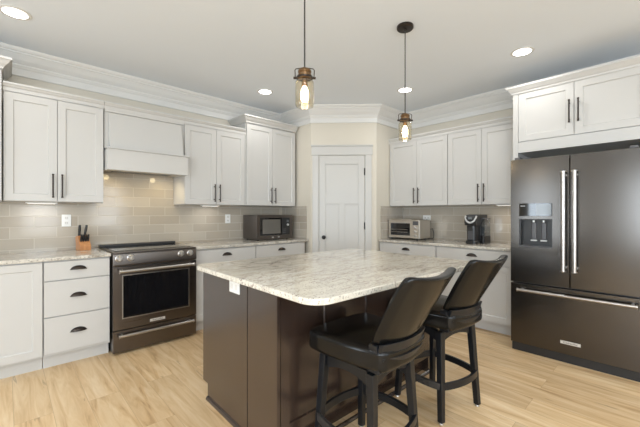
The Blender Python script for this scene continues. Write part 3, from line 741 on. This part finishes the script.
for zz in (.10, .135): MB().box(.038, .303, .0025, .0038, zz, zz+.003).build('rack', M['steelw'], tdo)
tp = MB().box(.373, .475, .0, .017, .022, .266).build('control_panel', M['steelw'], to, bevel=.002)
MB().box(.386, .464, -.002, -.0003, .200, .252).build('display', M['greyp'], tp)
for zz in (.165, .113, .060): MB().lathe([(.0195, 0), (.018, .016), (.014, .018)], (.424, 0, zz), axis='-y', n=18).build('knob', M['steel'], tp, smooth=True)
for x in (.03, TW-.05):
    for y in (.04, TD-.05): MB().lathe([(.014, 0), (.012, .0178)], (x, y, 0), n=12).build('foot', M['blackp'], to)
cdp = [(4.232, 2.262, 1.05), (4.262, 2.245, 1.06), (4.275, 2.235, 1.00), (4.28, 2.238, .94), (4.29, 2.26, .9195), (4.30, 2.33, .9195), (4.305, 2.36, .97), (4.322, 2.362, 1.19)]
co = MB().tube(cdp, .0045, 8).build('power_cord', M['blackp'], smooth=True)
co.parent = to; co.matrix_parent_inverse = (Matrix.Translation((3.93, 2.738, .914)) @ Matrix.Rotation(-PI/2, 4, 'Z')).inverted()
# ------------------------------------------------------------------ coffee maker
cm = thing('coffee_maker', 'black pod coffee maker with silver arc on the counter', 'coffee maker', (3.93, 1.672, .914), -PI/2 + math.radians(-4))
MB().prism(rrect(.0, .165, 0, .30, [.05, .05, .03, .03]), 0, .035).build('base', M['blackp'], cm, bevel=.004)
MB().prism(rrect(.004, .161, .14, .30, .02), .0355, .25).build('column', M['blackp'], cm, bevel=.004)
hp = MB(); hp.extr([(.012, .215), (.0, .25), (.006, .300), (.04, .335), (.12, .343), (.29, .340), (.30, .25), (.30, .2505), (.14, .2505), (.14, .215)], 'x', .004, .161)
hdo = hp.build('brew_head', M['blackp'], cm, bevel=.012, seg=3)
arc = []
for i in range(17):
    a_ = PI*i/16; arc.append((.0825 - .074*math.cos(a_), -.004 + .028*(1-math.sin(a_)) , .325 - .078*math.sin(a_)))
MB().tube(arc, .0115, 10).build('silver_arc', M['silverp'], hdo, smooth=True)
MB().box(.055, .110, -.0035, .004, .285, .312).build('button_panel', M['lcd'], hdo, bevel=.001)
MB().prism(rrect(.012, .153, .012, .139, [.05, .05, .01, .01]), .0355, .214).build('lower_body', M['blackp'], cm, bevel=.006)
MB().box(.045, .120, .008, .0115, .050, .150).build('front_inlay', M['greyp'], cm, bevel=.001)
rs = MB().prism(rrect(.166, .212, .12, .29, .015), .0, .09).build('reservoir_stand', M['blackp'], cm, bevel=.003)
MB().prism(rrect(.167, .211, .122, .288, .015), .092, .285).build('reservoir', M['clearp'], cm, bevel=.003)
MB().prism(rrect(.166, .212, .12, .29, .015), .2855, .30).build('reservoir_lid', M['greyp'], cm, bevel=.003)
MB().prism(rrect(.172, .206, .127, .283, .012), .0925, .20).build('water', M['clearp'], cm)
cm.scale = (.86, 1, 1)
# ------------------------------------------------------------------ knife block
kb = thing('knife_block', 'orange wooden knife block with black-handled knives', 'knife block', (.512, 3.86, .914), math.radians(8))
MB().extr([(.0, .0), (.12, .0), (.14, .130), (.06, .140), (.025, .070), (.0, .045)], 'x', 0, .092).build('block', M['block'], kb, bevel=.003)
for x, zz, L in ((.022, .128, .105), (.066, .128, .105)):
    p = Vector((x, .10, zz+.01)); d = Vector((.12*(1 if x > .05 else -.1), -.18, .97)).normalized()
    kn = MB().tube([p, p+d*L*.15, p+d*L*.6, p+d*L], [.012, .0105, .0125, .010], 8).build('knife_handle', M['blackp'], kb, smooth=True)
    MB().tube([p-d*.006, p+d*.003], .0105, 8).build('bolster', M['steel'], kn)
for i in range(4):
    p = Vector((.018+.019*i, .038, .085)); d = Vector((0, -.30, .95)).normalized()
    MB().tube([p, p+d*.035, p+d*.07], [.0085, .0095, .008], 8).build('knife_handle', M['blackp'], kb, smooth=True)
# ------------------------------------------------------------------ outlets
def outlet(label, loc, rz, horizontal=False):
    t = thing('wall_outlet', label, 'outlet', loc, rz)
    a, b = (.0585, .0365) if horizontal else (.0365, .0585)
    MB().box(-a, a, -.006, 0, -b, b).build('cover_plate', M['whitep'], t, bevel=.002)
    for s in (-1, 1):
        cx, cz = (s*.024, 0) if horizontal else (0, s*.024)
        so = MB().box(cx-.015, cx+.015, -.0075, -.0061, cz-.014, cz+.014).build('socket', M['trim'], t, bevel=.0006)
        for q in (-1, 1): MB().box(cx+q*.006-.0012, cx+q*.006+.0012, -.0081, -.0076, cz-.004, cz+.006).build('slot', M['blackp'], so)
outlet('white outlet on the tile just left of the knife block', (.428, WA-T, 1.20), 0)
outlet('white outlet on the tile left of the microwave', (2.142, WA-T, 1.198), 0)
outlet('white horizontal outlet on the tile above the toaster oven', (WB-T, 2.366, 1.207), -PI/2, True)
# under-cabinet lamps
def uc(label, loc, rz, e=.8):
    t = thing('under_cabinet_lamp', label, 'lamp', loc, rz)
    MB().box(-.11, .11, -.03, .03, -.014, -.0005).build('housing', M['whitep'], t, bevel=.003)
    MB().box(-.095, .095, -.02, .02, -.0165, -.0145).build('diffuser', M['ledstrip'], t)
    l = bpy.data.lights.new('under_cabinet_glow', 'AREA'); l.shape = 'RECTANGLE'; l.size = .19; l.size_y = .04; l.energy = e; l.color = (1.0, .95, .88)
    o = bpy.data.objects.new('under_cabinet_glow', l); C.objects.link(o); o.parent = t; o.location = (0, 0, -.0175)
uc('added hidden lamp under the cabinet right of the hood', (1.83, 3.90, 1.372), 0)  # extra lamp, added to brighten the tile below this cabinet
uc('slim white lamp under the cabinet left of the hood', (.235, 3.90, 1.372), 0)
uc('slim white lamp under the cabinet beside the refrigerator', (4.10, 1.26, 1.372), -PI/2, 1.6)

# ------------------------------------------------------------------ recessed ceiling lights
def can(x, y, label, p=6, grp='recessed ceiling lights'):
    t = thing('recessed_light', label, 'ceiling light', (x, y, ZC), 0, grp)
    MB().lathe([(.072, -.001), (.094, -.001), (.094, -.004), (.086, -.007), (.072, -.007)], n=36, close=True).build('trim_ring', M['trim'], t, smooth=True)
    MB().lathe([(.071, -.0045), (.071, -.0015)], n=32).build('diffuser', M['canlight'], t)
    l = bpy.data.lights.new('can_lamp', 'AREA'); l.shape = 'DISK'; l.size = .13; l.energy = p; l.color = (0.98, .98, .97); l.spread = math.radians(165)
    o = bpy.data.objects.new('can_lamp', l); C.objects.link(o); o.parent = t; o.location = (0, 0, -.010)
CANS = [((.049, 3.272), 'round recessed ceiling light in the top left corner'), ((2.255, 3.335), 'round recessed ceiling light above the corner wall cabinet'),
        ((3.423, 2.150), 'round recessed ceiling light behind the farther pendant cord'), ((3.382, .916), 'round recessed ceiling light in front of the refrigerator')]
for (x, y), lb in CANS: can(x, y, lb, 3 if x < 1 else 6)
for x, y in ((0.3, .1), (-1.6, 1.6), (-1.6, -1.4), (1.6, -1.6), (3.0, -1.6)): can(x, y, 'added unseen ceiling light for fill behind the camera', 16)  # unseen lamps added for ambient fill, stronger than the ones in view

# ------------------------------------------------------------------ pendants
def make_pendant():
    t = thing('pendant_lamp', '', 'pendant lamp')
    # origin on the ceiling
    MB().lathe([(.062, 0), (.064, -.004), (.064, -.020), (.058, -.026), (.012, -.028), (.010, -.040)][::-1], n=32).build('canopy', M['bronze'], t, smooth=True)
    zt = -.686
    MB().tube([(0, 0, -.038), (0, 0, zt+.007)], .0042, 8).build('cord', M['cordm'], t, smooth=True)
    zj = -.736  # top of the jar
    MB().lathe([(.006, zt+.008), (.010, zt+.006), (.012, zt), (.030, zt-.004), (.036, zt-.012), (.036, zt-.020), (.032, zt-.024), (.032, zt-.030), (.037, zt-.034), (.037, zt-.048), (.030, zt-.050)][::-1], n=28).build('cap', M['copper'], t, smooth=True)
    MB().lathe([(.0375, zj-.004), (.044, zj-.004), (.044, zj+.006), (.0375, zj+.006)], n=28, close=True).build('collar', M['bronze'], t, smooth=True)
    b = MB(); pts = [(-.050, 0, zj+.001), (-.052, 0, zj+.042), (-.046, 0, zj+.050), (0, 0, zj+.056), (.046, 0, zj+.050), (.052, 0, zj+.042), (.050, 0, zj+.001)]
    b.tube(pts, .0028, 8)
    for s in (-1, 1): b.tube([(s*.040, 0, zj+.001), (s*.060, 0, zj+.001)], .0065, 10)
    b.build('bail_bracket', M['bronze'], t, smooth=True, rz=math.radians(-42))
    r_o = [(.036, zj-.006), (.038, zj-.012), (.049, zj-.022), (.0505, zj-.030), (.0505, zj-.140), (.047, zj-.152), (.040, zj-.155)]
    r_i = [(r-.002, z) for r, z in r_o][::-1]
    MB().lathe(r_o + r_i, n=32, close=True).build('glass_jar', M['glass'], t, smooth=True)
    MB().lathe([(.014, zj-.005), (.016, zj-.012), (.016, zj-.040), (.013, zj-.044)][::-1], n=20).build('socket', M['copper'], t, smooth=True)
    bo = MB().lathe([(.004, zj-.128), (.015, zj-.124), (.021, zj-.110), (.021, zj-.075), (.013, zj-.052), (.010, zj-.0445)], n=20).build('bulb', M['bulbglass'], t, smooth=True)
    l = bpy.data.lights.new('pendant_glow', 'POINT'); l.energy = 2; l.color = (1.0, .78, .48); l.shadow_soft_size = .02
    o = bpy.data.objects.new('pendant_glow', l); C.objects.link(o); o.parent = t; o.location = (0, 0, zj-.145)
    return t
p1 = make_pendant(); p2 = copy_tree(p1)
for p, (x, y), lb in ((p1, (1.163, 1.347), 'glass jar pendant lamp with brass cap, nearer of the pair over the island'),
                      (p2, (2.260, 1.420), 'glass jar pendant lamp, farther one with its round ceiling canopy in view')):
    p.location = (x, y, ZC); tag(p, lb, 'pendant lamp', 'pendants over the island')
